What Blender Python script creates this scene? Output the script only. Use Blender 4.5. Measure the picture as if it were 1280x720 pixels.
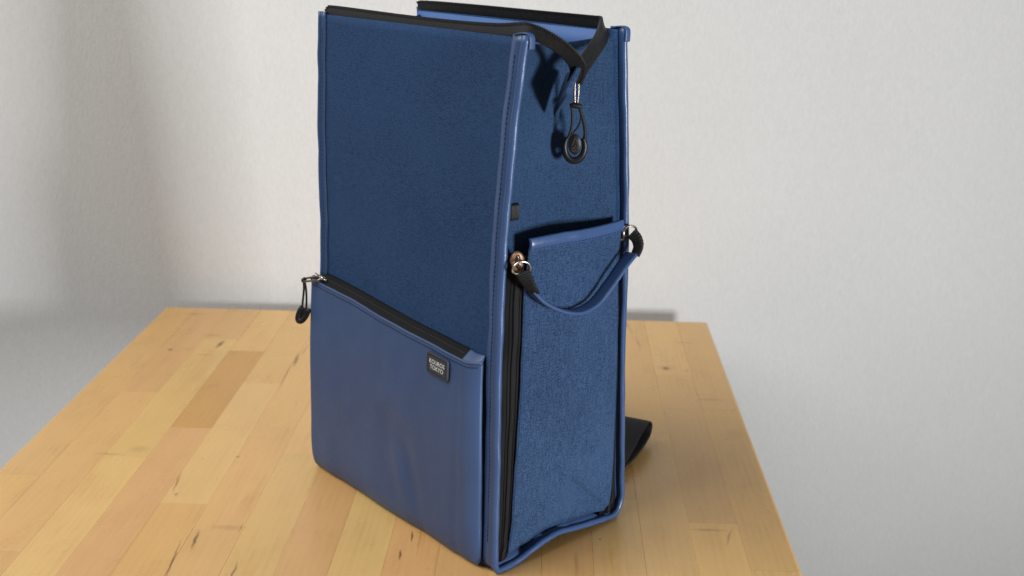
import bpy, bmesh, math, random
from mathutils import Vector, Matrix, noise as mnoise
random.seed(4)
for o in list(bpy.data.objects): bpy.data.objects.remove(o)
scene = bpy.context.scene
COL = scene.collection

# ------------------------------------------------------------------ camera
PITCH, ROLL, CAM_H = 0.3039, 0.0180, 0.5582
def make_camera():
    cd = bpy.data.cameras.new('camera'); co = bpy.data.objects.new('camera', cd); COL.objects.link(co)
    fw = Vector((0, math.cos(PITCH), -math.sin(PITCH))); rt = Vector((1, 0, 0)); up = Vector((0, math.sin(PITCH), math.cos(PITCH)))
    c, s = math.cos(ROLL), math.sin(ROLL)
    r2 = c*rt + s*up; u2 = -s*rt + c*up
    m = Matrix((r2, u2, -fw)).transposed().to_4x4(); m.translation = (0, 0, CAM_H)
    co.matrix_world = m
    cd.sensor_width = 36; cd.lens = 1440.2/1280*36; cd.clip_start = 0.02; cd.clip_end = 50
    cd.dof.use_dof = True; cd.dof.focus_distance = 1.06; cd.dof.aperture_fstop = 6.3
    scene.camera = co
make_camera()

# ------------------------------------------------------------------ light
w = bpy.data.worlds.new('World'); scene.world = w; w.use_nodes = True
bg = w.node_tree.nodes['Background']; bg.inputs[0].default_value = (1.0, 0.965, 0.92, 1); bg.inputs[1].default_value = 0.125
def area(name, loc, target, size, power, color, size_y=None, spread=180):
    ld = bpy.data.lights.new(name, 'AREA'); ld.size = size; ld.energy = power; ld.color = color; ld.spread = math.radians(spread)
    if size_y: ld.shape = 'RECTANGLE'; ld.size_y = size_y
    lo = bpy.data.objects.new(name, ld); COL.objects.link(lo); lo.location = loc
    lo.rotation_euler = (Vector(target) - Vector(loc)).to_track_quat('-Z', 'Y').to_euler()
    return lo
area('low_window_light', (1.78, -0.92, 0.20), (0, 1.1, 0.25), 0.46, 13.8, (0.965, 0.985, 1.0), None, 80)
area('window_light', (-1.70, 0.40, 2.25), (0.05, 1.20, 0.0), 2.1, 56, (1.0, 0.985, 0.955), None, 165)
scene.view_settings.view_transform = 'Standard'; scene.view_settings.look = 'None'
scene.view_settings.exposure = 0.36; scene.view_settings.gamma = 1.0
scene.render.engine = 'CYCLES'

# ------------------------------------------------------------------ materials
def mat(name):
    m = bpy.data.materials.new(name); m.use_nodes = True
    nt = m.node_tree; b = nt.nodes['Principled BSDF']
    return m, nt, b
def nd(nt, t, **kw):
    n = nt.nodes.new(t)
    for k, v in kw.items(): setattr(n, k, v)
    return n
def ramp(nt, fac, stops):
    r = nd(nt, 'ShaderNodeValToRGB'); el = r.color_ramp.elements
    while len(el) < len(stops): el.new(0.5)
    for e, (p, c) in zip(el, stops): e.position = p; e.color = (*c, 1)
    nt.links.new(fac, r.inputs[0]); return r.outputs[0]
def coords(nt, scale=(1, 1, 1), rot=(0, 0, 0)):
    tc = nd(nt, 'ShaderNodeTexCoord'); mp = nd(nt, 'ShaderNodeMapping')
    mp.inputs['Scale'].default_value = scale; mp.inputs['Rotation'].default_value = rot
    nt.links.new(tc.outputs['Object'], mp.inputs[0]); return mp.outputs[0]
def noise(nt, vec, scale, detail=2, rough=0.5, dist=0):
    n = nd(nt, 'ShaderNodeTexNoise'); n.inputs['Scale'].default_value = scale; n.inputs['Detail'].default_value = detail
    n.inputs['Roughness'].default_value = rough; n.inputs['Distortion'].default_value = dist
    nt.links.new(vec, n.inputs['Vector']); return n.outputs['Fac']
def bump(nt, b, h, strength, dist):
    n = nd(nt, 'ShaderNodeBump'); n.inputs['Strength'].default_value = strength; n.inputs['Distance'].default_value = dist
    nt.links.new(h, n.inputs['Height']); nt.links.new(n.outputs[0], b.inputs['Normal'])
def math2(nt, op, a, b_):
    n = nd(nt, 'ShaderNodeMath', operation=op)
    for i, v in enumerate((a, b_)):
        if isinstance(v, (int, float)): n.inputs[i].default_value = v
        else: nt.links.new(v, n.inputs[i])
    return n.outputs[0]
def mixc(nt, fac, a, b_, blend='MIX'):
    n = nd(nt, 'ShaderNodeMix', data_type='RGBA', blend_type=blend)
    if isinstance(fac, (int, float)): n.inputs[0].default_value = fac
    else: nt.links.new(fac, n.inputs[0])
    for i, v in ((6, a), (7, b_)):
        if isinstance(v, tuple): n.inputs[i].default_value = (*v, 1)
        else: nt.links.new(v, n.inputs[i])
    return n.outputs[2]

def leather(name, dark, light, rough=0.42):
    m, nt, b = mat(name)
    v = coords(nt)
    big = noise(nt, v, 14, 3); fine = noise(nt, v, 1300, 2, 0.6); mid = noise(nt, v, 260, 2)
    f = math2(nt, 'ADD', math2(nt, 'MULTIPLY', big, 0.75), math2(nt, 'MULTIPLY', fine, 0.25))
    c = ramp(nt, f, [(0.3, dark), (0.7, light)])
    nt.links.new(c, b.inputs['Base Color'])
    rr = ramp(nt, mid, [(0.2, (rough-0.06,)*3), (0.8, (rough+0.08,)*3)]); nt.links.new(rr, b.inputs['Roughness'])
    b.inputs['Specular IOR Level'].default_value = 0.42
    bump(nt, b, math2(nt, 'ADD', fine, math2(nt, 'MULTIPLY', mid, 0.6)), 0.22, 0.0004)
    return m
M_LEATHER = leather('blue_leather', (0.029, 0.060, 0.150), (0.037, 0.075, 0.180), 0.45)
M_TRIM = leather('blue_trim_leather', (0.029, 0.060, 0.150), (0.037, 0.075, 0.180), 0.31)
M_LINING = leather('blue_lining', (0.040, 0.110, 0.310), (0.050, 0.130, 0.350), 0.55)

def fabric(name, dark, light, twill=0.0, contrast=(0.36, 0.66)):
    m, nt, b = mat(name)
    v = coords(nt)
    a = noise(nt, v, 1000, 2, 0.9)
    tw = nd(nt, 'ShaderNodeTexNoise'); tw.inputs['Scale'].default_value = 1.0; tw.inputs['Detail'].default_value = 2
    vt = coords(nt, (230, 230, 900), (0, math.radians(-34), 0)); nt.links.new(vt, tw.inputs['Vector'])
    th = nd(nt, 'ShaderNodeTexNoise'); th.inputs['Scale'].default_value = 1.0; th.inputs['Detail'].default_value = 2
    vh = coords(nt, (800, 800, 90)); nt.links.new(vh, th.inputs['Vector'])
    big = noise(nt, v, 9, 3)
    tww = nd(nt, 'ShaderNodeTexWave', wave_type='BANDS', bands_direction='Z'); tww.inputs['Scale'].default_value = 118; tww.inputs['Distortion'].default_value = 1.2; tww.inputs['Detail'].default_value = 1; tww.inputs['Detail Scale'].default_value = 3
    nt.links.new(coords(nt, (1, 1, 1), (0, math.radians(-30), 0)), tww.inputs['Vector'])
    f = math2(nt, 'ADD', math2(nt, 'MULTIPLY', a, 0.72-twill*0.5), math2(nt, 'MULTIPLY', tw.outputs['Fac'], twill))
    f = math2(nt, 'ADD', f, math2(nt, 'MULTIPLY', th.outputs['Fac'], 0.16-twill*0.2))
    f = math2(nt, 'ADD', f, math2(nt, 'MULTIPLY', big, 0.14))
    f = math2(nt, 'ADD', f, math2(nt, 'MULTIPLY', math2(nt, 'SUBTRACT', tww.outputs['Fac'], 0.5), twill*0.26))
    lo, hi = contrast
    c = ramp(nt, f, [(lo, dark), (hi, light)])
    nt.links.new(c, b.inputs['Base Color'])
    b.inputs['Roughness'].default_value = 0.85; b.inputs['Specular IOR Level'].default_value = 0.2
    b.inputs['Sheen Weight'].default_value = 0.03; b.inputs['Sheen Tint'].default_value = (0.5, 0.7, 1, 1)
    bump(nt, b, f, 0.6, 0.0008)
    return m
M_FRONT = fabric('navy_twill_fabric', (0.0035, 0.0135, 0.048), (0.0185, 0.054, 0.139), 0.30, (0.38, 0.62))
M_SIDE = fabric('blue_heather_fabric', (0.0036, 0.0135, 0.045), (0.036, 0.078, 0.166), 0.06, (0.42, 0.60))
M_GUSSET = fabric('dark_heather_fabric', (0.0030, 0.011, 0.036), (0.024, 0.058, 0.126), 0.06, (0.40, 0.60))

def plain(name, col, rough, metal=0.0, ns=600, nb=0.15, var=0.25, spec=0.28):
    m, nt, b = mat(name); v = coords(nt)
    n = noise(nt, v, ns, 3)
    c = ramp(nt, n, [(0.3, tuple(x*(1-var) for x in col)), (0.7, tuple(x*(1+var) for x in col))])
    nt.links.new(c, b.inputs['Base Color']); b.inputs['Roughness'].default_value = rough; b.inputs['Metallic'].default_value = metal
    b.inputs['Specular IOR Level'].default_value = 0.5 if metal else spec
    if nb: bump(nt, b, n, nb, 0.0004)
    return m
M_TAPE = plain('black_zipper_tape', (0.006, 0.006, 0.007), 0.6, ns=1200, spec=0.10)
M_ZIPSTRIP = plain('black_coated_zipper', (0.011, 0.0115, 0.013), 0.45, ns=300, nb=0.05, spec=0.22)
M_TEETH = plain('black_zipper_teeth', (0.020, 0.020, 0.022), 0.35, spec=0.2)
M_WEB = plain('black_webbing', (0.010, 0.010, 0.011), 0.6, ns=1500, spec=0.18)
M_RIB = plain('black_ribbed_webbing', (0.010, 0.010, 0.011), 0.5, ns=1500, spec=0.18)
M_RUBBER = plain('black_rubber', (0.008, 0.0085, 0.010), 0.38, ns=200, nb=0.03)
M_CORD = plain('black_cord', (0.008, 0.008, 0.009), 0.6)
M_GUN = plain('dark_nickel', (0.20, 0.17, 0.145), 0.30, 1.0, ns=300, nb=0.02)
M_STEEL = plain('bright_nickel', (0.62, 0.60, 0.57), 0.22, 1.0, ns=300, nb=0.02)
M_COPPER = plain('bronze_slider', (0.20, 0.110, 0.066), 0.40, 0.55, ns=300, nb=0.03)
M_PATCH = plain('slate_patch', (0.034, 0.042, 0.056), 0.5, ns=900)
M_STITCH = plain('navy_thread', (0.012, 0.028, 0.085), 0.7)
M_STITCHL = plain('pale_blue_thread', (0.16, 0.26, 0.48), 0.7)
M_WHITE = plain('white_print', (0.52, 0.53, 0.54), 0.5, var=0.03)
M_DARKLIN = plain('dark_lining', (0.010, 0.014, 0.024), 0.8)

def wall_mat():
    m, nt, b = mat('woven_wallpaper'); v = coords(nt)
    n1 = noise(nt, v, 260, 3, 0.7); n2 = noise(nt, v, 2.2, 2)
    st = nd(nt, 'ShaderNodeTexNoise'); st.inputs['Scale'].default_value = 1; st.inputs['Detail'].default_value = 2
    nt.links.new(coords(nt, (420, 420, 90)), st.inputs['Vector'])
    h = math2(nt, 'ADD', math2(nt, 'MULTIPLY', n1, 0.7), math2(nt, 'MULTIPLY', st.outputs['Fac'], 0.5))
    c = ramp(nt, math2(nt, 'ADD', math2(nt, 'MULTIPLY', h, 0.7), math2(nt, 'MULTIPLY', n2, 0.3)), [(0.38, (0.505, 0.503, 0.498)), (0.72, (0.59, 0.588, 0.583))])
    nt.links.new(c, b.inputs['Base Color']); b.inputs['Roughness'].default_value = 0.85; b.inputs['Specular IOR Level'].default_value = 0.2
    bump(nt, b, h, 0.5, 0.0016)
    return m
M_WALL = wall_mat()

KNOTS = []   # (x, y, half_x, half_y, angle, strength) in table coordinates
def wood_mat():
    m, nt, b = mat('oiled_birch')
    oi = nd(nt, 'ShaderNodeObjectInfo')
    tc = nd(nt, 'ShaderNodeTexCoord')
    off = nd(nt, 'ShaderNodeCombineXYZ'); nt.links.new(math2(nt, 'MULTIPLY', oi.outputs['Random'], 7.3), off.inputs[0]); nt.links.new(math2(nt, 'MULTIPLY', oi.outputs['Random'], 31.0), off.inputs[1])
    add = nd(nt, 'ShaderNodeVectorMath', operation='ADD'); nt.links.new(tc.outputs['Object'], add.inputs[0]); nt.links.new(off.outputs[0], add.inputs[1])
    def mp(scale):
        q = nd(nt, 'ShaderNodeMapping'); q.inputs['Scale'].default_value = scale; nt.links.new(add.outputs[0], q.inputs[0]); return q.outputs[0]
    broad = noise(nt, mp((26, 3.2, 1)), 1, 4, 0.55, 0.6)
    fine = noise(nt, mp((520, 11, 1)), 1, 3, 0.75, 0.2)
    blot = noise(nt, mp((18, 14, 1)), 1, 3, 0.5, 0.4)
    pores = noise(nt, mp((700, 60, 1)), 1, 2, 0.7)
    wv = nd(nt, 'ShaderNodeTexWave', wave_type='BANDS', bands_direction='X'); wv.inputs['Scale'].default_value = 1.0
    wv.inputs['Distortion'].default_value = 6.0; wv.inputs['Detail'].default_value = 2.5; wv.inputs['Detail Scale'].default_value = 0.6
    nt.links.new(mp((42, 3.0, 1)), wv.inputs['Vector'])
    flame = noise(nt, mp((60, 7, 1)), 1, 4, 0.6, 1.6)
    f = math2(nt, 'ADD', math2(nt, 'MULTIPLY', broad, 0.34), math2(nt, 'MULTIPLY', blot, 0.30))
    f = math2(nt, 'ADD', f, math2(nt, 'MULTIPLY', wv.outputs['Fac'], 0.05))
    f = math2(nt, 'ADD', f, math2(nt, 'MULTIPLY', flame, 0.20))
    f = math2(nt, 'ADD', f, math2(nt, 'MULTIPLY', fine, 0.27))
    shade = ramp(nt, f, [(0.34, (0.80, 0.69, 0.54)), (0.46, (0.93, 0.89, 0.84)), (0.55, (1.0, 1.0, 1.0)), (0.74, (1.08, 1.10, 1.10))])
    c = mixc(nt, 1.0, oi.outputs['Color'], shade, 'MULTIPLY')
    pr = ramp(nt, pores, [(0.28, (0.50, 0.34, 0.22)), (0.36, (1, 1, 1))])
    c = mixc(nt, 0.30, c, pr, 'MULTIPLY')
    warp = nd(nt, 'ShaderNodeTexNoise'); warp.inputs['Scale'].default_value = 90; nt.links.new(tc.outputs['Object'], warp.inputs['Vector'])
    wsub = nd(nt, 'ShaderNodeVectorMath', operation='SUBTRACT'); nt.links.new(warp.outputs['Color'], wsub.inputs[0]); wsub.inputs[1].default_value = (0.5, 0.5, 0.5)
    wsc = nd(nt, 'ShaderNodeVectorMath', operation='SCALE'); nt.links.new(wsub.outputs[0], wsc.inputs[0]); wsc.inputs['Scale'].default_value = 0.003
    wad = nd(nt, 'ShaderNodeVectorMath', operation='ADD'); nt.links.new(tc.outputs['Object'], wad.inputs[0]); nt.links.new(wsc.outputs[0], wad.inputs[1])
    for (x, y, hx, hy, ang, s) in KNOTS:
        q = nd(nt, 'ShaderNodeMapping', vector_type='TEXTURE'); q.inputs['Location'].default_value = (x, y, 0)
        q.inputs['Rotation'].default_value = (0, 0, ang); q.inputs['Scale'].default_value = (hx, hy, 1)
        nt.links.new(wad.outputs[0], q.inputs[0])
        fl = nd(nt, 'ShaderNodeVectorMath', operation='MULTIPLY'); nt.links.new(q.outputs[0], fl.inputs[0]); fl.inputs[1].default_value = (1, 1, 0)
        ln = nd(nt, 'ShaderNodeVectorMath', operation='LENGTH'); nt.links.new(fl.outputs[0], ln.inputs[0])
        mr = nd(nt, 'ShaderNodeMapRange'); mr.inputs['From Min'].default_value = 1.0; mr.inputs['From Max'].default_value = 0.25
        mr.inputs['To Min'].default_value = 0; mr.inputs['To Max'].default_value = s
        nt.links.new(ln.outputs['Value'], mr.inputs['Value'])
        c = mixc(nt, mr.outputs[0], c, (0.085, 0.026, 0.008))
    nt.links.new(c, b.inputs['Base Color'])
    rr = ramp(nt, blot, [(0.2, (0.22,)*3), (0.8, (0.36,)*3)]); nt.links.new(rr, b.inputs['Roughness'])
    b.inputs['Specular IOR Level'].default_value = 0.38
    bump(nt, b, fine, 0.10, 0.0004)
    return m

# ------------------------------------------------------------------ helpers
def obj(name, verts, faces, m, parent=None, smooth=True, mods=()):
    me = bpy.data.meshes.new(name); me.from_pydata([tuple(v) for v in verts], [], faces); me.update()
    bm = bmesh.new(); bm.from_mesh(me); bmesh.ops.recalc_face_normals(bm, faces=bm.faces[:]); bm.to_mesh(me); bm.free()
    if smooth: me.polygons.foreach_set('use_smooth', [True]*len(me.polygons))
    me.materials.append(m)
    o = bpy.data.objects.new(name, me); COL.objects.link(o)
    if parent: o.parent = parent
    for t, kw in mods:
        md = o.modifiers.new(t.lower(), t)
        for k, v in kw.items(): setattr(md, k, v)
    return o
def empty(name, loc, rz=0, parent=None):
    o = bpy.data.objects.new(name, None); COL.objects.link(o); o.location = loc; o.rotation_euler = (0, 0, rz)
    o.empty_display_size = 0.05
    if parent: o.parent = parent
    return o
def grid(fn, nu, nv):
    vs = [fn(i/nu, j/nv) for j in range(nv+1) for i in range(nu+1)]
    fs = [(j*(nu+1)+i, j*(nu+1)+i+1, (j+1)*(nu+1)+i+1, (j+1)*(nu+1)+i) for j in range(nv) for i in range(nu)]
    return vs, fs
def shell(fn, nu, nv, nrm, th):
    """closed sheet of thickness th: fn(u,v) is the outer face, nrm the way it is thickened"""
    vs, fs = grid(fn, nu, nv); n = len(vs); nrm = Vector(nrm)*th
    vs2 = [Vector(v)+nrm for v in vs]; fs2 = [tuple(i+n for i in reversed(f)) for f in fs]
    k = nu+1
    ring = [i for i in range(nu)] + [j*k+nu for j in range(nv)] + [nv*k+i for i in range(nu, 0, -1)] + [j*k for j in range(nv, 0, -1)]
    side = [(ring[i], ring[(i+1) % len(ring)], ring[(i+1) % len(ring)]+n, ring[i]+n) for i in range(len(ring))]
    return vs+vs2, fs+fs2+side
def interp(tbl, x):
    if x <= tbl[0][0]: return tbl[0][1]
    for (a, va), (b, vb) in zip(tbl, tbl[1:]):
        if x <= b:
            t = (x-a)/(b-a); t = t*t*(3-2*t)*0.5 + t*0.5
            return va+(vb-va)*t
    return tbl[-1][1]
def spline(pts, n=8, closed=False):
    P = [Vector(p) for p in pts]; out = []; N = len(P)
    rng = range(N if closed else N-1)
    for i in rng:
        if closed: p0, p1, p2, p3 = P[i-1], P[i], P[(i+1) % N], P[(i+2) % N]
        else: p0, p1, p2, p3 = P[max(i-1, 0)], P[i], P[i+1], P[min(i+2, N-1)]
        for k in range(n):
            t = k/n
            out.append(0.5*((2*p1)+(-p0+p2)*t+(2*p0-5*p1+4*p2-p3)*t*t+(-p0+3*p1-3*p2+p3)*t**3))
    if not closed: out.append(P[-1])
    return out
def sweep(path, sides, norms, profile, caps=True, closed=False):
    """profile: closed loop of (a,b); vertex = P + a*side + b*normal"""
    vs, fs = [], []; n = len(path)
    k = len(profile(0)) if callable(profile) else len(profile)
    for i in range(n):
        pr = profile(i/(n-1)) if callable(profile) else profile
        for a, b in pr: vs.append(Vector(path[i]) + a*Vector(sides[i]) + b*Vector(norms[i]))
    for i in range(n if closed else n-1):
        i2 = (i+1) % n
        for j in range(k):
            j2 = (j+1) % k
            fs.append((i*k+j, i*k+j2, i2*k+j2, i2*k+j))
    if caps and not closed:
        fs.append(tuple(range(k))); fs.append(tuple((n-1)*k+j for j in reversed(range(k))))
    return vs, fs
def tangents(path, closed=False):
    n = len(path); T = []
    for i in range(n):
        a = path[(i-1) % n] if closed else path[max(i-1, 0)]; b = path[(i+1) % n] if closed else path[min(i+1, n-1)]
        T.append((Vector(b)-Vector(a)).normalized())
    return T
def tube(path, r, seg=10, closed=False, ref=(0.3, 0.2, 0.93)):
    T = tangents(path, closed); S, N = [], []
    s = T[0].cross(Vector(ref)).normalized()
    for t in T:
        s = (s - t*s.dot(t)).normalized(); S.append(s); N.append(t.cross(s))
    n = len(path)
    def prof(f):
        rr = r(f) if callable(r) else r
        return [(rr*math.cos(2*math.pi*k/seg), rr*math.sin(2*math.pi*k/seg)) for k in range(seg)]
    return sweep(path, S, N, prof, True, closed)
def join(*parts):
    V, F = [], []
    for vs, fs in parts:
        n = len(V); V += [Vector(v) for v in vs]; F += [tuple(i+n for i in f) for f in fs]
    return V, F
def xf(part, m): return [m @ Vector(v) for v in part[0]], part[1]
def box(c, ax, ay, az):
    c, ax, ay, az = map(Vector, (c, ax, ay, az))
    vs = [c+sx*ax+sy*ay+sz*az for sz in (-1, 1) for sy in (-1, 1) for sx in (-1, 1)]
    return vs, [(0, 1, 3, 2), (4, 6, 7, 5), (0, 4, 5, 1), (2, 3, 7, 6), (0, 2, 6, 4), (1, 5, 7, 3)]
def resample(path, step):
    path = [Vector(p) for p in path]; out = [path[0]]; acc = 0
    L = [0]
    for a, b in zip(path, path[1:]): L.append(L[-1]+(b-a).length)
    n = max(1, int(L[-1]/step)); j = 0
    res = []
    for k in range(n+1):
        d = L[-1]*k/n
        while j < len(path)-2 and L[j+1] < d: j += 1
        t = (d-L[j])/max(1e-9, L[j+1]-L[j]); res.append(path[j].lerp(path[j+1], t))
    return res
def stitches(path, normal, name, parent, m=None, pitch=0.0042, ln=0.0028, wd=0.00036):
    P = resample(path, pitch); parts = []
    for i in range(len(P)-1):
        n = normal(P[i]) if callable(normal) else Vector(normal)
        t = (P[i+1]-P[i]).normalized(); s = t.cross(n).normalized()
        c = P[i].lerp(P[i+1], 0.5)
        parts.append(box(c, t*ln*0.5, s*wd, n*0.0003))
    o = obj(name, *join(*parts), m or M_STITCH, parent, False); o['kind'] = 'stuff'
    return o
def superellipse(a, b, n=24, p=2.6):
    out = []
    for k in range(n):
        t = 2*math.pi*k/n; c, s = math.cos(t), math.sin(t)
        out.append((a*math.copysign(abs(c)**(2/p), c), b*math.copysign(abs(s)**(2/p), s)))
    return out
def plate(outline, th, bev, frame):
    """extruded outline with a chamfered top; frame maps (a,b,height)"""
    n = len(outline); vs = []
    cx = sum(p[0] for p in outline)/n; cy = sum(p[1] for p in outline)/n
    for h, ins in ((0, 0), (th-bev, 0), (th-bev*0.3, bev*0.4), (th, bev)):
        for a, b in outline:
            d = math.hypot(a-cx, b-cy); k = (d-ins)/d
            vs.append(frame((cx+(a-cx)*k, cy+(b-cy)*k, h)))
    fs = [tuple(reversed(range(n))), tuple(3*n+i for i in range(n))]
    for l in range(3):
        for i in range(n): fs.append((l*n+i, l*n+(i+1) % n, (l+1)*n+(i+1) % n, (l+1)*n+i))
    return vs, fs
def n3(x, y, z=0.0): return mnoise.noise(Vector((x, y, z)))

# ================================================================== wall
def build_wall():
    def f(u, v):
        x = -3.2+6.4*u
        return (x, 1.692, -1.0+3.4*v)
    o = obj('wall', *grid(f, 2, 2), M_WALL, None, False, [('SOLIDIFY', dict(thickness=0.08, offset=1))])
    o['kind'] = 'structure'
build_wall()

# ================================================================== table
TYAW, TX, TY, TW = -0.0318, -0.5234, 1.6543, 0.8162
PALE = (0.575, 0.352, 0.130); MID = (0.535, 0.318, 0.120); PINK = (0.540, 0.316, 0.132); DARK = (0.480, 0.260, 0.088); YEL = (0.575, 0.372, 0.146)
SW = 0.0480
STAVES = [
 [(0.0, MID), (0.16, MID), (0.56, PALE)],
 [(0.0, MID), (0.33, PINK), (0.71, MID)],
 [(0.0, MID), (0.135, YEL), (0.51, YEL), (0.9, PALE)],
 [(0.0, PALE), (0.178, DARK), (0.43, PINK), (0.80, MID)],
 [(0.0, PALE), (0.29, YEL), (0.61, PALE)],
 [(0.0, PALE), (0.42, PALE), (0.66, MID)],
 [(0.0, YEL), (0.25, PALE), (0.49, YEL), (0.86, PALE)],
 [(0.0, PALE), (0.20, MID), (0.525, PINK), (0.95, PALE)],
 [(0.0, MID), (0.36, YEL), (0.88, MID)],
 [(0.0, PALE), (0.15, MID), (0.55, PINK)],
 [(0.0, MID), (0.24, PALE), (0.64, MID)],
 [(0.0, PALE), (0.33, MID), (0.78, PALE)],
 [(0.0, MID), (0.11, PALE), (0.52, MID)],
 [(0.0, PALE), (0.30, MID), (0.57, PALE)],
 [(0.0, MID), (0.405, PALE), (0.74, MID)],
 [(0.0, PALE), (0.22, MID), (0.615, PALE)],
 [(0.0, MID), (0.33, MID), (0.70, PALE)],
]
TLEN = 1.15
for (s, t, hx, hy, ang, st) in [
    (0.126, 0.154, 0.0042, 0.018, -0.10, 1.0), (0.065, 0.181, 0.0042, 0.0045, 0, 0.95), (0.088, 0.176, 0.012, 0.004, 0.0, 0.25),
    (0.243, 0.206, 0.0034, 0.030, 0.10, 0.75), (0.2415, 0.262, 0.0014, 0.060, 0.05, 0.5), (0.247, 0.165, 0.002, 0.03, -0.04, 0.45),
    (0.737, 0.197, 0.0060, 0.0075, 0, 0.85), (0.764, 0.203, 0.003, 0.004, 0, 0.6), (0.738, 0.195, 0.017, 0.012, 0, 0.22),
    (0.250, 0.680, 0.0022, 0.022, 0.08, 0.9), (0.241, 0.720, 0.0015, 0.045, 0.10, 0.75), (0.301, 0.735, 0.0015, 0.024, 0.04, 0.8), (0.287, 0.655, 0.001, 0.012, 0, 0.6),
    (0.446, 0.694, 0.0018, 0.012, 0.05, 0.95), (0.453, 0.660, 0.0016, 0.013, 0.05, 0.95), (0.461, 0.655, 0.0016, 0.05, 0.02, 0.35),
    (0.196, 0.565, 0.002, 0.026, 0.10, 0.6), (0.204, 0.592, 0.0022, 0.0035, 0, 0.6), (0.243, 0.502, 0.0024, 0.003, 0, 0.6),
    (0.105, 0.120, 0.018, 0.004, 0, 0.35), (0.118, 0.197, 0.014, 0.004, 0.05, 0.3), (0.055, 0.03, 0.02, 0.006, 0, 0.3),
    (0.695, 0.02, 0.003, 0.05, 0.14, 0.4), (0.707, 0.10, 0.003, 0.03, 0.10, 0.35), (0.775, 0.095, 0.022, 0.004, 0, 0.28),
    (0.785, 0.30, 0.022, 0.005, 0, 0.3), (0.800, 0.40, 0.02, 0.02, 0, 0.12), (0.275, 0.655, 0.022, 0.006, 0, 0.25), (0.74, 0.628, 0.022, 0.003, 0, 0.42),
    (0.758, 0.640, 0.002, 0.02, -0.3, 0.5), (0.66, 0.53, 0.014, 0.004, 0, 0.3), (0.625, 0.40, 0.03, 0.02, 0, 0.2), (0.67, 0.44, 0.03, 0.012, 0, 0.25),
    (0.10, 0.505, 0.02, 0.003, 0, 0.28), (0.13, 0.49, 0.015, 0.010, 0, 0.2), (0.633, 0.654, 0.002, 0.002, 0, 0.8), (0.047, 0.665, 0.001, 0.004, 0, 0.6), (0.61, 0.70, 0.003, 0.03, 0, 0.3)]:
    KNOTS.append((s, -t, hx, hy, ang, st*0.85))
M_WOOD = wood_mat()
def build_table():
    root = empty('table', (TX, TY, 0), TYAW)
    root['label'] = 'pale birch butcher block table top under the blue backpack'; root['category'] = 'table'
    n = len(STAVES); xs = [0.0] + [0.0015+SW*k for k in range(1, n)] + [TW]
    for k, st in enumerate(STAVES):
        ts = [t for t, _ in st] + [TLEN]
        for i, (t, c) in enumerate(st):
            x0, x1, y1, y0 = xs[k], xs[k+1], -ts[i], -ts[i+1]
            e = 0.00018
            l = 0.0035 if k == 0 else e; r = 0.0035 if k == n-1 else e; bk = 0.003 if i == 0 else e; fr = 0.003 if i == len(st)-1 else e
            rj = random.uniform(-0.00008, 0.00008)
            vs = []
            for z, q in ((-0.032, 0), (-1.0, 0), (-2.0, 0.4), (rj, 1.0)):
                for (xx, yy, sx, sy) in ((x0, y0, l, fr), (x1, y0, -r, fr), (x1, y1, -r, -bk), (x0, y1, l, -bk)):
                    zz = z
                    if z == -1.0: zz = -max(abs(sx), abs(sy)) if max(abs(sx), abs(sy)) < 0.001 else -0.003
                    if z == -2.0: zz = -0.3*max(abs(sx), abs(sy)) if max(abs(sx), abs(sy)) < 0.001 else -0.0009
                    vs.append((xx+sx*q, yy+sy*q, zz))
            fs = [(3, 2, 1, 0), (12, 13, 14, 15)]
            for lv in range(3):
                for j in range(4): fs.append((lv*4+j, lv*4+(j+1) % 4, lv*4+4+(j+1) % 4, lv*4+4+j))
            o = obj('plank', vs, fs, M_WOOD, root, False)
            c = c if c is DARK else tuple(a*0.88+b_*0.12 for a, b_ in zip(c, MID)); jj = random.uniform(0.96, 1.04); o.color = (c[0]*jj, c[1]*jj*random.uniform(0.97, 1.02), c[2]*jj*random.uniform(0.92, 1.06), 1)
build_table()

# ================================================================== backpack
YAW = 0.8412
BAG = empty('backpack', (-0.0135, 0.9162, 0), -YAW)
BAG['label'] = 'tall blue boxy backpack standing open-topped on the wooden table'; BAG['category'] = 'backpack'
H = 0.4757
def fy(z): return 0.0469*z                       # front face plane
def by(z): return 0.1687-0.0616*z                # back face plane
XR_T = [(0.0, 0.0065), (0.02, 0.0070), (0.09, 0.0040), (0.20, -0.0015), (0.306, -0.0025), (0.407, 0.0030), (0.45, 0.0080), (0.48, 0.0115)]
XB_T = [(0.0, 0.0050), (0.04, 0.0030), (0.168, 0.0035), (0.288, 0.0075), (0.36, 0.0068), (0.46, 0.0045), (0.48, 0.0045)]
def XR(z): return interp(XR_T, z)
def XB(z): return interp(XB_T, z)
def XL(z): return -0.2905+0.0075*math.exp(-((z-0.235)/0.085)**2)

# ---- front panel
def front_pt(u, v, off=0.0):
    z = 0.004+(H-0.0055)*v
    x0 = XL(z)+0.004; x1 = XR(z)-0.010
    x = x0+(x1-x0)*u
    y = fy(z)+off+0.0016*n3(x*9, z*7)*math.sin(math.pi*u)*math.sin(math.pi*min(1, v*1.02))
    return (x, y, z)
obj('front_panel', *shell(lambda u, v: front_pt(u, v), 40, 60, (0, 1, 0), 0.003), M_FRONT, BAG)
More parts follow.
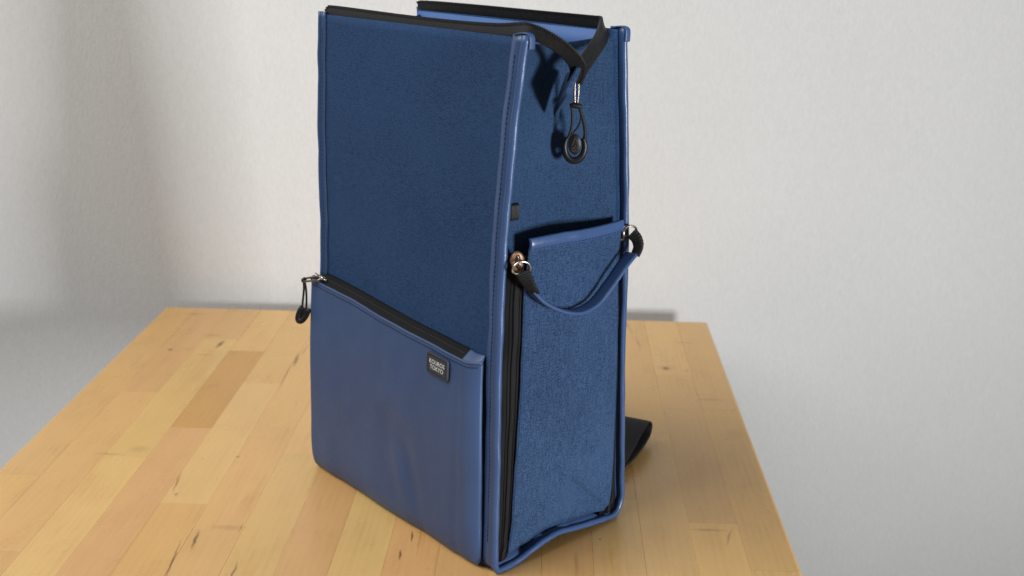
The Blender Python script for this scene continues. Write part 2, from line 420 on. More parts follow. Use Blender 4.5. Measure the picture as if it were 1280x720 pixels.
# stitched hem line along the top of the front panel
# ---- back panel with inner lining
def back_pt(u, v, off=0.0):
    z = 0.004+(H-0.004)*v
    x0 = XL(z)+0.004; x1 = XB(z)-0.008
    return (x0+(x1-x0)*u, by(z)+off, z)
back = obj('back_panel', *shell(lambda u, v: back_pt(u, v), 20, 30, (0, -1, 0), 0.003), M_FRONT, BAG)
obj('lining', *shell(lambda u, v: back_pt(u*0.945+0.01, 0.1+0.9*v-0.004, -0.0042), 20, 30, (0, -1, 0), 0.001), M_LINING, back)
stitches([back_pt(0.03+0.94*i/40, 0.964, -0.0056) for i in range(41)], (0, -1, 0), 'stitching', back, M_STITCHL)
# ---- bottom panel
def bot_z(y): return interp([(0.0, 0.003), (0.035, 0.0050), (0.063, 0.0125), (0.086, 0.0128), (0.113, 0.0095), (0.146, 0.0055), (0.17, 0.005)], y)
obj('bottom_panel', *shell(lambda u, v: (-0.286+0.286*u, 0.004+0.160*v, 0.003+(bot_z(0.004+0.16*v)-0.002)*max(0, (u-0.6)/0.4)), 16, 24, (0, 0, 1), 0.002), M_LEATHER, BAG)

# ---- edge bindings: one U each side
PROF = [(-0.0180, -0.0010), (-0.0182, 0.0004), (-0.0176, 0.0014), (-0.0125, 0.0017), (-0.0080, 0.0015), (-0.0068, 0.0010), (-0.0060, 0.0021), (-0.0046, 0.0033), (-0.0026, 0.0034), (-0.0008, 0.0023), (0.0, 0.0006),
        (0.0, -0.0008), (-0.0010, -0.0022), (-0.0030, -0.0028), (-0.0060, -0.0020), (-0.0100, -0.0014)]
def u_path():
    pts = []
    for k in range(20):
        z = H+0.001-(H-0.022)*k/19; pts.append((fy(z)-0.0008, z))
    pts += [(0.0006, 0.0100), (0.0040, 0.0035), (0.0110, 0.0024), (0.0230, 0.0036), (0.0353, 0.0062), (0.0500, 0.0105), (0.0633, 0.0135), (0.0750, 0.0145), (0.0861, 0.0138), (0.100, 0.0118), (0.1130, 0.0100), (0.130, 0.0080), (0.1440, 0.0064), (0.1550, 0.0062), (0.1625, 0.0100), (0.1670, 0.0190), (0.1680, 0.030)]
    for k in range(1, 20):
        z = 0.03+(H+0.002-0.03)*k/19; pts.append((by(z)+0.0008, z))
    return pts
def bind(xfun_front, xfun_back, sgn, name, wk=1.0):
    yz = spline([(0, y, z) for y, z in u_path()], 3)
    yz = [Vector((0, p.y, max(p.z, 0.0034))) for p in yz]
    n = len(yz); T = tangents(yz); path, S, N = [], [], []
    for i, (p, t) in enumerate(zip(yz, T)):
        f = min(1, max(0, (p.y-0.02)/0.13)) if p.z < 0.03 else (0 if p.y < 0.07 else 1)
        x = xfun_front(p.z)*(1-f)+xfun_back(p.z)*f
        wob = 0.0011*n3(p.z*40+p.y*60, 3.1*sgn)
        path.append(Vector((x+wob, p.y, p.z))); S.append(Vector((sgn, 0, 0)))
        nn = Vector((0, t.z, -t.y))
        N.append(nn if nn.dot(Vector((0, p.y-0.085, p.z-0.2))) > 0 else -nn)
    fr = lambda f: [(a*wk*(1.0+0.10*n3(f*30, 7)), b*(1+0.22*n3(f*55, 2))) for a, b in PROF]
    o = obj(name, *sweep(path, S, N, fr), M_TRIM, BAG, True)
    return o, path
bnd, bpath = bind(XR, XB, 1, 'edge_binding')
nfront = 57
stitches([Vector((p.x-0.0118, p.y-0.0018, p.z)) for p in bpath[2:nfront]], (0, -1, 0.05), 'stitching', bnd)
bl, lpath = bind(XL, XL, -1, 'edge_binding', 0.55)
stitches([Vector((p.x+0.0068, p.y-0.0018, p.z)) for p in lpath[2:nfront]], (0, -1, 0.05), 'stitching', bl)
# folded leather ends over the tops of the two right-hand bindings
for (x, y, nm) in ((XR(H), fy(H), 'front'), (XB(H), by(H), 'back')):
    pa = spline([(x-0.0155, y-0.0005, H+0.0006), (x-0.008, y-0.0003, H+0.0024), (x-0.0015, y+0.0006, H+0.0022), (x+0.0007, y+0.0018, H-0.001), (x+0.0004, y+0.0020, H-0.010)], 5)
    T = tangents(pa); S = [Vector((0, 1, 0))]*len(pa); N = [t.cross(Vector((0, 1, 0))) for t in T]
    obj('folded_end', *sweep(pa, S, N, superellipse(0.0030, 0.0007, 12, 3)), M_LEATHER, bnd)

# ---- side gusset (upper fabric), folding inwards towards the open top
def gus_base(z, t): return (XR(z)-0.0085)*(1-t)+(XB(z)-0.0110)*t
def gus_x(z, t):
    d = interp([(0.0, 0.002), (0.28, 0.008), (0.36, 0.013), (0.475, 0.021)], z)
    tent = 1-abs(2*t-1)**1.35
    return gus_base(z, t)-d*tent+0.0012*n3(z*18, t*3, 1.7)
def gus_pt(u, v):
    top = 0.471-0.006*math.sin(math.pi*u)
    z = 0.012+(top-0.012)*v; t = u
    y0 = fy(z)+0.0015; y1 = by(z)-0.0015
    return (gus_x(z, t), y0+(y1-y0)*t, z)
obj('side_gusset', *shell(gus_pt, 30, 60, (-1, 0, 0), 0.0015), M_GUSSET, BAG)
def gusl_pt(u, v):
    p = gus_pt(u, v); return (-0.2830-(p[0]+0.006)*0.9, p[1], p[2])
obj('side_gusset', *shell(gusl_pt, 16, 30, (1, 0, 0), 0.0015), M_GUSSET, BAG)

# ---- lower side panel, a pocket zipped on both edges
LEFT_T = [(0.012, 0.0170), (0.05, 0.0205), (0.20, 0.0290), (0.31, 0.0310)]
RIGHT_T = [(0.012, 0.1420), (0.030, 0.1500), (0.17, 0.1510), (0.31, 0.1430)]
def panel_x(y, z, u):
    x = interp([(0.0, 0.0015), (0.08, 0.0035), (0.2, 0.0020), (0.27, 0.0030), (0.31, 0.0085)], z)
    x += 0.0045*math.sin(math.pi*u)*interp([(0, 0.2), (0.1, 0.8), (0.3, 1.0)], z)
    d = z-(0.074-abs(y-0.088)*0.93)
    if d < 0: x += 0.10*d
    x += 0.0050*(d/0.005)*math.exp(-(d/0.0055)**2)*interp([(0.015, 0.2), (0.03, 1), (0.075, 1), (0.09, 0)], z)*0.8
    x += 0.0026*math.exp(-(d/0.0032)**2)*interp([(0.015, 0.3), (0.03, 1), (0.075, 1), (0.085, 0)], z)
    x += -0.0012*math.exp(-((y-0.090)/0.004)**2)*interp([(0.05, 0), (0.1, 1), (0.2, 1), (0.3, 0.0)], z)
    return x+0.0011*n3(y*30, z*22, 4)+0.0006*n3(y*80, z*40, 9)
def panel_pt(u, v):
    bot = interp([(0.0, 0.0145), (0.12, 0.0185), (0.35, 0.0240), (0.58, 0.0215), (0.82, 0.0180), (1.0, 0.0150)], u)
    top = 0.3005-0.0005*u
    z = bot+(top-bot)*v
    y0 = interp(LEFT_T, z); y1 = interp(RIGHT_T, z); y = y0+(y1-y0)*u
    return (panel_x(y, z, u), y, z)
SP = obj('side_panel', *shell(panel_pt, 50, 90, (-1, 0, 0), 0.0014), M_SIDE, BAG)
def trim_pt(u, v):
    q = panel_pt(u, 1.0); z = 0.2985+0.0108*v+0.0008*math.sin(u*6)
    x = q[0]+0.0011+0.0014*math.sin(math.pi*v)
    y = q[1]
    return (x, y, z)
TR = obj('panel_trim', *shell(trim_pt, 40, 8, (-1, 0, 0), 0.0034), M_TRIM, SP, True, [('BEVEL', dict(width=0.0006, segments=2))])
stitches([Vector(trim_pt(0.02+0.96*i/40, 0.16))+Vector((0.0002, 0, 0)) for i in range(41)], (1, 0, 0), 'stitching', SP)
stitches([Vector(panel_pt(0.012, 0.02+0.93*i/60))+Vector((0.0002, 0, 0)) for i in range(61)], (1, 0, 0), 'stitching', SP)

# ---- zippers down both edges of the side panel
def side_zip(front):
    def pt(u, v):
        z = 0.0085+0.285*v
        if front: y0 = fy(z)+0.0022; y1 = interp(LEFT_T, z)+0.003; xa = XR(z)-0.0075
        else: y0 = interp(RIGHT_T, z)-0.003; y1 = by(z)-0.0025; xa = XB(z)-0.0085
        xb = panel_x(0.03 if front else 0.145, z, 0.0)-0.0026
        t = u if front else 1-u
        x = xa+(xb-xa)*t+0.0016*math.sin(math.pi*u)+0.0008*n3(z*30, u*2, 2)
        return Vector((x, y0+(y1-y0)*u, z))
    o = obj('side_zipper', *shell(pt, 12, 60, (-1, 0, 0), 0.0008), M_TAPE, BAG)
    parts = []
    c = 0.55 if front else 0.45
    for i in range(150):
        v = (i+0.5)/150
        p = pt(c, v)
        parts.append(box(p+Vector((0.0006, 0, 0)), (0.0007, 0, 0), (0, 0.0019, 0.0), (0, 0.0003, 0.00055)))
    t = obj('zipper_teeth', *join(*parts), M_TEETH, o, False); t['kind'] = 'stuff'
    for k in (-1, 1):      # flat welt either side of the teeth
        pp = [pt(c+k*0.20, i/60)+Vector((0.0005, 0, 0)) for i in range(61)]
        obj('zipper_cord', *tube(pp, 0.00028, 6), M_TAPE, o)
    return pt
zf = side_zip(True); zb = side_zip(False)

# ---- black ribbed loop tab beside the binding
def ribbed(path, half, norms, sides, name, parent, th=0.0011, pitch=0.0019):
    def prof(f): return superellipse(half, th*(1.0+0.75*abs(math.sin(math.pi*f*ribs))), 14, 4)
    L = sum((Vector(b)-Vector(a)).length for a, b in zip(path, path[1:])); ribs = max(3, int(L/pitch))
    P = resample(path, L/(ribs*4)); n = len(P)
    if not isinstance(sides, list): sides = [Vector(sides)]*n; norms = [Vector(norms)]*n
    else:
        def rs(a): return [(Vector(a[0]).lerp(Vector(a[-1]), i/(n-1))).normalized() for i in range(n)]
        sides = rs(sides); norms = rs(norms)
    return obj(name, *sweep(P, sides, norms, prof), M_RIB, parent)
gx = gus_x(0.329, 0.12)
obj_tab = ribbed([(gx+0.0010, 0.0185, 0.3300), (gx+0.0032, 0.0235, 0.3298), (gx+0.0030, 0.0290, 0.3296), (gx+0.0010, 0.0335, 0.3294)], 0.0072, (1, 0, 0), (0, 0, 1), 'webbing_tab', BAG, 0.0014)

# ---- front pocket
def pk_top(x): return interp([(-0.300, 0.2105), (-0.28, 0.2100), (-0.085, 0.1965), (-0.060, 0.1950), (-0.035, 0.1940), (-0.018, 0.1965)], x)
PXL, PXR = -0.2925, -0.0185
def pxr(z): return XR(z)-0.0184
def pk_off(x, z):
    eL = x-(PXL+0.004*(1-min(1, z/0.05))**2*0.6); eR = pxr(z)-x; eB = z-0.0015
    def rnd(e, r): e = max(0, min(1, e/r)); return math.sqrt(max(0, 1-(1-e)**2))
    T = interp([(0.0, 0.0085), (0.04, 0.0110), (0.12, 0.0130), (0.21, 0.0115)], z)
    o = T*rnd(eL, 0.009)*(0.30+0.70*rnd(eR, 0.024))*(0.25+0.75*rnd(eB, 0.020))
    o += 0.0018*n3(x*16, z*12, 5)+0.0007*n3(x*45, z*30, 8)*rnd(eL, 0.05)*rnd(eR, 0.05)
    o -= 0.0008*math.exp(-((x+0.043-0.05*(0.2-z)*0.1)/0.0055)**2)*interp([(0.02, 0.8), (0.15, 0.9), (0.19, 0.2)], z)
    o -= 0.0024*math.exp(-((x+0.110+0.30*(z-0.06))/0.010)**2)*math.exp(-((z-0.055)/0.03)**2)
    o += 0.0018*math.exp(-((x+0.128+0.30*(z-0.06))/0.010)**2)*math.exp(-((z-0.055)/0.03)**2)
    return max(0.0006, o)
def pk_pt(u, v, extra=0.0):
    uu = 0.5-0.5*math.cos(math.pi*u); uu = 0.55*uu+0.45*u
    vv = v**1.15
    pr_ = pxr(0.2*vv); x = PXL+(pr_-PXL)*uu
    zt = pk_top(x)
    z = 0.0015+(zt-0.0015)*vv
    r = 0.010                                      # rounded bottom corners
    for e in (x-PXL, pr_-x):
        if e < r: z = max(z, 0.0015+(r-math.sqrt(max(0, r*r-(r-e)**2)))*(1-vv))
    return Vector((x, fy(z)-0.0006-pk_off(x, z)-extra, z))
PK = obj('front_pocket', *grid(pk_pt, 90, 60), M_LEATHER, BAG, True, [('SOLIDIFY', dict(thickness=0.0012, offset=-1))])
# sloping coated zip across the pocket's mouth, leather zip garage at its right end
def pk_slope(u, v, x0, x1, lift=0.0):
    x = x0+(x1-x0)*u; zt = pk_top(x)
    o0 = pk_off(x, zt)
    off = o0*(1-v)+0.0005*v
    z = zt+0.0002+0.0078*v+0.0004*math.sin(math.pi*v)
    return Vector((x, fy(z)-0.0006-off-lift, z))
pz = obj('pocket_zipper', *shell(lambda u, v: pk_slope(u, v*(0.25+0.75*min(1, u*14)), PXL+0.006, -0.040), 60, 8, (0, 1, 0), 0.0008), M_TAPE, PK)
obj('zipper_seam', *tube([pk_slope(i/40, 0.52, PXL+0.004, -0.042, 0.0002) for i in range(41)], 0.00055, 6), M_TEETH, PK)
obj('zip_garage', *shell(lambda u, v: pk_slope(u, v*(1-0.25*u), -0.0415, pxr(0.2)-0.0005, 0.0004), 20, 8, (0, 1, 0), 0.0012), M_LEATHER, PK)
lip = [pk_pt(0.004+0.992*i/80, 1.0)+Vector((0, -0.0002, 0.0003)) for i in range(81)]
obj('pocket_hem', *tube(lip, 0.0013, 8), M_LEATHER, PK)
st = [pk_pt(0.02+0.96*i/80, 0.982)+Vector((0, -0.0002, 0)) for i in range(81)]
stitches(st, (0, -1, 0.05), 'stitching', PK)

# ---- brand patch
def patch():
    cx, cz = -0.0715, 0.1807
    sl = -0.045
    y0 = min(pk_pt_y(cx+dx, cz+dz) for dx in (-0.012, 0, 0.012) for dz in (-0.008, 0.008))
    def fr(p, lift=0.0):
        a, b, h = p
        return Vector((cx+a-0.0*b, y0-0.0002-h-lift+0.045*(b), cz+b+sl*a))
    out = []
    w2, h2, r = 0.0152, 0.0100, 0.0028
    for (sx, sy, a0) in ((1, 1, 0), (-1, 1, 90), (-1, -1, 180), (1, -1, 270)):
        for k in range(5):
            t = math.radians(a0+k*22.5); out.append((sx*(w2-r)+r*math.cos(t), sy*(h2-r)+r*math.sin(t)))
    o = obj('brand_patch', *plate(out, 0.0020, 0.0005, fr), M_PATCH, PK, False)
    loop = []
    w3, h3 = w2-0.0022, h2-0.0022
    for a, b in ((-w3, -h3), (w3, -h3), (w3, h3), (-w3, h3)):
        loop.append((a, b))
    parts = []
    for i in range(4):
        a, b = loop[i], loop[(i+1) % 4]; L = math.hypot(b[0]-a[0], b[1]-a[1]); n = int(L/0.0026)
        for k in range(n):
            t0 = (k+0.2)/n; t1 = (k+0.8)/n
            p0 = fr((a[0]+(b[0]-a[0])*t0, a[1]+(b[1]-a[1])*t0, 0.0021)); p1 = fr((a[0]+(b[0]-a[0])*t1, a[1]+(b[1]-a[1])*t1, 0.0021))
            t = (p1-p0); s = t.normalized().cross(Vector((0, 1, 0)))
            parts.append(box((p0+p1)/2, t*0.5, s*0.00032, (0, 0.0002, 0)))
    q = obj('patch_seam', *join(*parts), M_TEETH, PK, False); q['kind'] = 'stuff'
    for text, bz, size in (('KOUROS', 0.0006, 0.0056), ('TOKYO', -0.0047, 0.0056)):
        cu = bpy.data.curves.new('t', 'FONT'); cu.body = text; cu.size = size; cu.align_x = 'CENTER'; cu.offset = 0.00012; cu.resolution_u = 4
        tmp = bpy.data.objects.new('t', cu); COL.objects.link(tmp)
        bpy.context.view_layer.update()
        me = tmp.evaluated_get(bpy.context.evaluated_depsgraph_get()).to_mesh()
        vs = [fr((v.co.x*0.98, v.co.y+bz, 0.00215)) for v in me.vertices]; fs = [tuple(p.vertices) for p in me.polygons]
        tmp.to_mesh_clear(); bpy.data.objects.remove(tmp); bpy.data.curves.remove(cu)
        lo = obj('lettering', vs, fs, M_WHITE, PK, False)
def pk_pt_y(x, z): return fy(z)-0.0006-pk_off(x, z)-0.0012*0
patch()

# ---- pocket zip pull, hanging at the left corner
def capsule_loop(c, right, down, wid, ln, r):
    """U shaped moulded rubber end"""
    c, right, down = Vector(c), Vector(right).normalized(), Vector(down).normalized()
    pts = []
    for k in range(-10, 11):
        t = k/10*math.pi*0.62
        pts.append(c+right*(wid*math.sin(t))+down*(ln*math.cos(t)))
    return tube(pts, lambda f: r*(0.80+0.35*math.sin(math.pi*f)), 12)
def pocket_pull():
    e = empty('pocket_zip_pull', (0, 0, 0), 0, BAG)
    sl = pk_slope(0.5, 0.5, -0.2735, -0.2615, 0.003)
    fr = lambda p: sl+Vector((p[0], -p[2]*0.7, p[1]*0.8+p[2]*0.7))
    obj('slider', *plate(superellipse(0.0055, 0.0042, 20, 3), 0.0026, 0.0008, lambda p: fr((p[0], p[1], p[2]-0.002))), M_GUN, e)
    obj('slider_bridge', *tube(spline([fr((0.0045, 0, 0.0004)), fr((0.003, 0, 0.0035)), fr((-0.002, 0, 0.0035)), fr((-0.0045, 0, 0.0006))], 5), 0.0011, 8), M_STEEL, e)
    a = fr((0.001, 0, 0.0028)); b = Vector((-0.2895, -0.0075, 0.2095))
    d = (b-a).normalized(); s = d.cross(Vector((0, -0.5, 0.85))).normalized()
    lp = [a+d*(0.0005), a+d*0.003+s*0.0030, a+d*0.009+s*0.0028, b+s*0.0024, b+d*0.0022, b-s*0.0024, a+d*0.009-s*0.0028, a+d*0.003-s*0.0030]
    obj('pull_bar', *tube(spline(lp, 4, True), 0.0011, 8, True), M_GUN, e)
    obj('cord_knot', *tube(spline([b+d*0.0005-s*0.002, b+d*0.0028, b+d*0.0005+s*0.002], 5), 0.0020, 8), M_CORD, e)
    p0 = b+d*0.0015; R = Vector((0.66, 0.75, 0))
    end = Vector((-0.2905, -0.0090, 0.1765))
    for k in (-1, 1):
        obj('cord', *tube(spline([p0+R*k*0.0004, p0+Vector((0.0012, 0, -0.008))+R*k*0.0010, p0+Vector((0.0006, 0, -0.017))+R*k*0.0016, end+R*k*0.0022+Vector((0, 0, 0.003)), end+R*k*0.0026-Vector((0, 0, 0.002))], 5), 0.0011, 8), M_CORD, e)
    dn = (Vector((0, 0, -1))+R*-0.48).normalized()
    rt = R+Vector((0, 0, -0.35))
    obj('rubber_end', *capsule_loop(end+dn*0.001, rt, dn, 0.0040, 0.0115, 0.0030), M_RUBBER, e)
    pl = [(math.sin(t)*0.0036, 0.003-math.cos(t)*0.0085) for t in [k/14*2*math.pi for k in range(14)]]
    F = Vector((0.75, -0.66, 0.0))
    obj('rubber_core', *plate([(0.0036*math.cos(2*math.pi*k/16), 0.0078*math.sin(2*math.pi*k/16)) for k in range(16)], 0.0030, 0.001,
        lambda p: end+dn*0.0045+rt.normalized()*p[0]-dn*p[1]+F*(p[2]-0.0015)), M_RUBBER, e)
pocket_pull()

# ---- top zipper: coated tape along the front, drooping round the open corner to the back
def ribbon(path, ups, half, th, name, m, parent):
    n = len(path); T = tangents(path); N = [T[i].cross(ups[i]).normalized() for i in range(n)]
    return obj(name, *sweep(path, ups, N, superellipse(half, th, 14, 4)), m, parent)
TZ = empty('top_zipper', (0, 0, 0), 0, BAG)
ft = [(-0.2845, 0.0245, 0.4745, 0.0012), (-0.282, 0.0246, 0.4772, 0.0032), (-0.274, 0.0246, 0.4778, 0.0044), (-0.22, 0.0246, 0.4774, 0.0044), (-0.15, 0.0247, 0.4766, 0.0044), (-0.08, 0.0247, 0.4768, 0.0044), (-0.03, 0.0246, 0.4778, 0.0048), (0.000, 0.0252, 0.4796, 0.0060),
      (0.0120, 0.0300, 0.4775, 0.0064), (0.0195, 0.0385, 0.4720, 0.0066), (0.0230, 0.0500, 0.4640, 0.0066), (0.0225, 0.0620, 0.4545, 0.0066), (0.0185, 0.0690, 0.4460, 0.0064), (0.0120, 0.0715, 0.4370, 0.0062)]
ups = [(0, 0.25, 1)]*8 + [(0.30, 0.0, 1), (0.55, -0.1, 0.9), (0.70, -0.1, 0.75), (0.75, 0.05, 0.6), (0.75, 0.30, 0.5), (0.7, 0.45, 0.45)]
def tape(pts, ups, name, th=0.0008):
    P = spline([p[:3] for p in pts], 6); Wd = spline([(p[3], 0, 0) for p in pts], 6); U = [u.normalized() for u in spline(ups, 6)]
    T = tangents(P); U = [(u-t*u.dot(t)).normalized() for u, t in zip(U, T)]; N = [t.cross(u) for t, u in zip(T, U)]
    n = len(P)
    pr = lambda f: superellipse(max(0.0008, Wd[min(n-1, int(round(f*(n-1))))].x), th, 14, 4)
    o = obj(name, *sweep(P, U, N, pr), M_ZIPSTRIP, TZ)
    return P, U, N, [q.x for q in Wd]
fP, fU, fN, fW = tape(ft, ups, 'zipper_tape')
bt = [(-0.283, 0.1370, 0.4785, 0.0020), (-0.278, 0.1368, 0.4792, 0.0046), (-0.20, 0.1368, 0.4797, 0.0051), (-0.10, 0.1368, 0.4797, 0.0051), (-0.035, 0.1366, 0.4797, 0.0052), (-0.022, 0.1360, 0.4797, 0.0052), (-0.0135, 0.1310, 0.4760, 0.0062),
      (-0.0065, 0.1225, 0.4705, 0.0062), (0.0020, 0.1080, 0.4640, 0.0062), (0.0085, 0.0930, 0.4565, 0.0062), (0.0125, 0.0800, 0.4480, 0.0062), (0.0120, 0.0735, 0.4400, 0.0060)]
bups = [(0, -0.1, 1)]*5 + [(-0.1, -0.15, 1), (-0.35, -0.40, 0.8), (-0.45, -0.50, 0.7), (-0.45, -0.50, 0.7), (-0.42, -0.48, 0.7), (-0.4, -0.4, 0.7), (-0.3, -0.3, 0.7)]
bP, bU, bN, bW = tape(bt, bups, 'zipper_tape', 0.0011)
def teeth(P, U, N, W, sgn, nsgn, parent):
    parts = []; Q = resample(P, 0.0019)
    j = 0
    for q in Q:
        j = min(range(len(P)), key=lambda i: (P[i]-q).length_squared)
        t = U[j].cross(N[j]).normalized()
        c = q+U[j]*(W[j]*sgn)+N[j]*nsgn*0.0004
        parts.append(box(c, U[j]*0.0011, N[j]*0.0013, t*0.0006))
    o = obj('zipper_teeth', *join(*parts), M_TEETH, parent, False); o['kind'] = 'stuff'
teeth(fP, fU, fN, fW, 0.92, 1, TZ); teeth(bP, bU, bN, bW, 0.92, 1, TZ)
stitches([p+u*(-w*0.55)+n*0.0009*(-1) for p, u, n, w in list(zip(fP, fU, fN, fW))[44:]], lambda p: Vector((0.7, -0.7, 0.1)), 'stitching', TZ, M_TEETH)
# fabric end tab, slider
EDGE = Vector((0.70, 0.66, 0)).normalized()
ta, tb_, tc_, td = Vector((0.0235, 0.0625, 0.4520)), Vector((0.0290, 0.0440, 0.4340)), Vector((-0.0080, 0.0690, 0.4085)), Vector((-0.0110, 0.0850, 0.4420))
def tab_pt(u, v):
    p = (ta.lerp(tb_, v)).lerp(td.lerp(tc_, v), u)
    return p+Vector((0.6, 0.6, -0.4))*0.0012*math.sin(3*u+2*v)
obj('end_tab', *shell(tab_pt, 12, 10, Vector((0.68, 0.61, -0.42)).normalized(), 0.0046), M_SIDE, TZ, True, [('BEVEL', dict(width=0.0012, segments=2))])
ln_ = [Vector(tab_pt(0.02+0.96*k/12, 1.0))+Vector((0.68, 0.61, -0.42)).normalized()*0.0023 for k in range(13)]
obj('tab_edge', *tube(ln_, 0.0016, 8), M_GUSSET, TZ)
sc = Vector((0.0125, 0.0765, 0.4430))
obj('slider', *plate(superellipse(0.0045, 0.0065, 20, 3), 0.004, 0.001, lambda p: sc+EDGE*p[0]+Vector((0, 0, p[1]))+Vector((0.66, -0.7, 0))*(p[2]-0.002)), M_GUN, TZ)

def top_pull():
    e = empty('top_zip_pull', (0, 0, 0), 0, BAG)
    R = Vector((0.66, 0.75, 0)); F = Vector((0.75, -0.66, 0)); Z = Vector((0, 0, 1))
    a = Vector((0.0020, 0.0850, 0.4385))
    loop = [a+R*0.0012, a+R*0.0016-Z*0.010, a+R*0.0010-Z*0.0215, a-Z*0.0225, a-R*0.0010-Z*0.0215, a-R*0.0016-Z*0.010, a-R*0.0012, a+Z*0.001]
    obj('pull_bar', *tube(spline(loop, 4, True), 0.00085, 8, True), M_GUN, e)
    k = a-Z*0.0235
    obj('cord_knot', *tube(spline([k-R*0.0052-Z*0.0004, k-R*0.0025+Z*0.0006, k+R*0.0025, k+R*0.0050-Z*0.0008], 5), lambda f: 0.0013+0.0012*math.sin(math.pi*f), 10), M_CORD, e)
    c = k-Z*0.0345
    obj('cord', *tube(spline([k-R*0.0040, k-R*0.0030-Z*0.009, k-R*0.0036-Z*0.020, k-R*0.0072-Z*0.029], 6), 0.0011, 8), M_CORD, e)
    obj('cord', *tube(spline([k+R*0.0026, k+R*0.0052-Z*0.008, k+R*0.0078-Z*0.017, k+R*0.0084-Z*0.027, k+R*0.0080-Z*0.034], 6), 0.0014, 8), M_CORD, e)
    obj('cord', *tube(spline([k+R*0.0046-Z*0.009, k+R*0.0030-Z*0.016, k-R*0.0012-Z*0.022, k-R*0.0050-Z*0.026], 6), 0.0009, 8), M_CORD, e)
    pts = [c+R*(0.0086*math.sin(t))-Z*(0.0120*math.cos(t)) for t in [k2/20*math.pi*0.72 for k2 in range(-20, 21)]]
    obj('rubber_end', *tube(pts, lambda f: 0.0020+0.0011*math.sin(math.pi*f), 12), M_RUBBER, e)
    out = [(0.0056*math.cos(2*math.pi*i/20), 0.0088*math.sin(2*math.pi*i/20)) for i in range(20)]
    obj('emblem_disc', *plate(out, 0.0026, 0.0008, lambda p: c+Z*0.0020+R*p[0]+Z*p[1]+F*(p[2]-0.0013)), M_RUBBER, e)
    parts = []
    rr = random.Random(3)
    for i in range(14):
        px, pz = rr.uniform(-0.0034, 0.0034), rr.uniform(-0.0058, 0.0058); an = rr.uniform(0, 3.1)
        d = R*math.cos(an)+Z*math.sin(an); s = -R*math.sin(an)+Z*math.cos(an)
        parts.append(box(c+Z*0.002+R*px+Z*pz+F*0.0015, d*rr.uniform(0.0008, 0.0018), s*0.00035, F*0.0004))
    obj('emblem_relief', *join(*parts), M_GUN, e, False)
top_pull()

# ---- carry handle between the two side zip sliders
HD = empty('carry_handle', (0, 0, 0), 0, BAG)
hp = [(0.0160, 0.0290, 0.2655), (0.0185, 0.0400, 0.2540), (0.0215, 0.0570, 0.2440), (0.0235, 0.0740, 0.2385), (0.0240, 0.0870, 0.2385), (0.0240, 0.1020, 0.2435), (0.0240, 0.1190, 0.2570), (0.0235, 0.1340, 0.2700), (0.0225, 0.1475, 0.2790)]
P = spline(hp, 8); T = tangents(P)
Sd = [Vector((1, -0.05, 0)) for _ in P]; Sd = [(s-t*s.dot(t)).normalized() for s, t in zip(Sd, T)]; Nn = [t.cross(s) for t, s in zip(T, Sd)]
HPROF = [(-0.0122, -0.0010), (-0.0124, 0.0010), (-0.0080, 0.0011), (-0.0026, 0.0010), (-0.0019, 0.0007), (-0.0014, 0.0014), (-0.0004, 0.0018), (0.0007, 0.0014), (0.0012, 0.0004), (0.0012, -0.0004), (0.0007, -0.0012), (-0.0004, -0.0015), (-0.0030, -0.0014), (-0.0080, -0.0013)]
obj('leather_strap', *sweep(P, Sd, Nn, HPROF), M_TRIM, HD)
stitches([p+s*-0.0048+n*0.0012 for p, s, n in zip(P, Sd, Nn)], lambda p: Vector((0, -0.3, 0.9)), 'stitching', HD)
# webbing ends
def web_end(path, s0, s1, half):
    P = spline(path, 6); T = tangents(P); n = len(P)
    S = [(Vector(s0).lerp(Vector(s1), i/(n-1))) for i in range(n)]; S = [(s-t*s.dot(t)).normalized() for s, t in zip(S, T)]
    N = [t.cross(s) for t, s in zip(T, S)]
    L = sum((b-a).length for a, b in zip(P, P[1:])); ribs = int(L/0.0021)
    Q = resample(P, L/(ribs*5)); m = len(Q)
    idx = [min(n-1, int(round(i/(m-1)*(n-1)))) for i in range(m)]
    pr = lambda f: superellipse(half*(1-0.18*f), 0.0015+(0.0010*abs(math.sin(math.pi*f*ribs)) if f < 0.62 else 0), 14, 4)
    return obj('webbing_end', *sweep(Q, [S[i] for i in idx], [N[i] for i in idx], pr), M_RIB, HD)
web_end([(0.0115, 0.0195, 0.2835), (0.0140, 0.0225, 0.2760), (0.0150, 0.0265, 0.2690), (0.0150, 0.0310, 0.2640)], (0.6, 0.75, 0.1), (0.9, 0.35, 0.0), 0.0060)
web_end([(0.0130, 0.1500, 0.2965), (0.0180, 0.1515, 0.2920), (0.0205, 0.1515, 0.2850), (0.0195, 0.1490, 0.2775)], (0.8, 0.5, 0.2), (1, 0.1, 0.0), 0.0056)
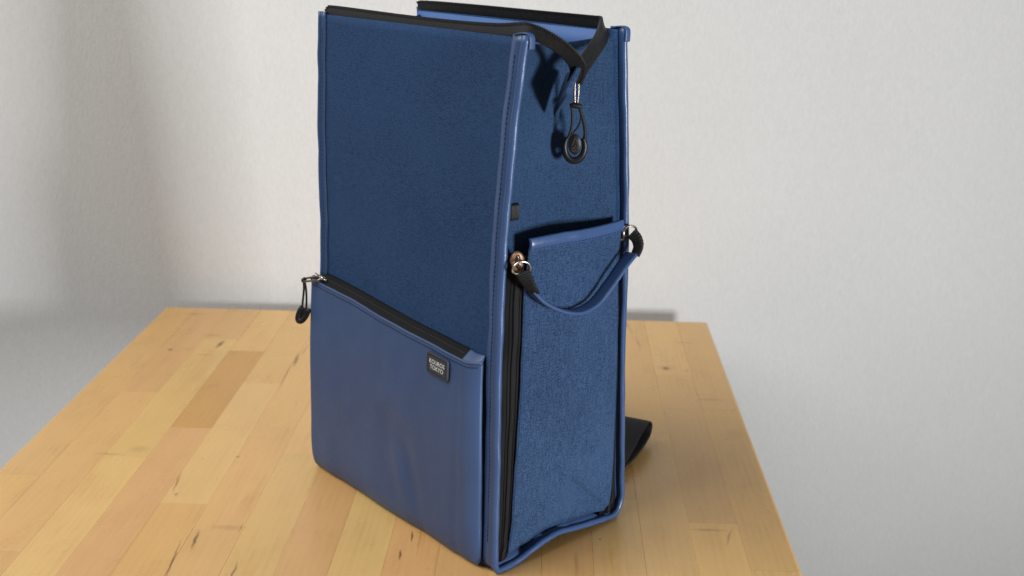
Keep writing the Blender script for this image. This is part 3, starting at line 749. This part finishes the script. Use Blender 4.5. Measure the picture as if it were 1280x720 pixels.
def zslider(c, ringc, nm, ringr, copper):
    c = Vector(c); F = Vector((0.92, -0.38, 0.05)).normalized(); R = Vector((0.38, 0.92, 0)).normalized(); U = F.cross(R)*-1
    if U.z < 0: U = -U
    out = [(0.0062*math.cos(t)*(1.0 if math.sin(t) > 0 else 0.86), 0.0088*math.sin(t)) for t in [2*math.pi*k/24 for k in range(24)]]
    o = obj('zip_slider', *plate(out, 0.0042, 0.0014, lambda p: c+R*p[0]+U*p[1]+F*(p[2]-0.002)), M_COPPER if copper else M_GUN, BAG)
    obj('slider_bridge', *tube(spline([c+U*0.0055+F*0.0020, c+U*0.0035+F*0.0050, c-U*0.0025+F*0.0056, c-U*0.0050+F*0.0022], 6), 0.0013, 8), M_GUN, o)
    rc = Vector(ringc)
    pts = []
    for k in range(28):
        t = 2*math.pi*k/28; a, b = math.cos(t), math.sin(t)
        pts.append(rc+R*ringr*a+U*(ringr*0.92*b if b > 0 else ringr*0.55*b)+F*(0.0015*b))
    obj('ring', *tube(pts, 0.0010, 8, True), M_STEEL if copper else M_GUN, o)
zslider((0.0030, 0.0208, 0.2905), (0.0105, 0.0192, 0.2855), 'a', 0.0078, True)
zslider((0.0030, 0.1465, 0.2960), (0.0105, 0.1500, 0.2965), 'b', 0.0070, False)

# ---- lower end of the shoulder strap, looped on the table behind the bag
SS = empty('shoulder_strap', (0, 0, 0), 0, BAG)
wd = Vector((0.91, 0.41, 0)).normalized()
sd = Vector((0.41, -0.91, 0)); fo = Vector((-0.1130, 0.3180, 0))
sp = [fo+sd*d+Vector((0, 0, 0.0012+z*0.82)) for d, z in ((0.158, 0.030), (0.130, 0.020), (0.100, 0.0145), (0.070, 0.0190), (0.035, 0.0300), (0.012, 0.0325), (0.0, 0.0220), (0.006, 0.0095), (0.030, 0.0040), (0.065, 0.0040), (0.100, 0.0095), (0.130, 0.0130), (0.158, 0.022))]
P = spline(sp, 6); T = tangents(P)
S = [(wd-t*wd.dot(t)).normalized() for t in T]; N = [t.cross(s) for t, s in zip(T, S)]
obj('strap_webbing', *sweep(P, S, N, superellipse(0.0160, 0.0011, 16, 5)), M_WEB, SS)
obj('strap_anchor', *plate(superellipse(0.018, 0.024, 24, 5), 0.0035, 0.001, lambda p: Vector((-0.046+p[0], 0.1705+p[2], 0.034+p[1]))), M_LEATHER, SS)
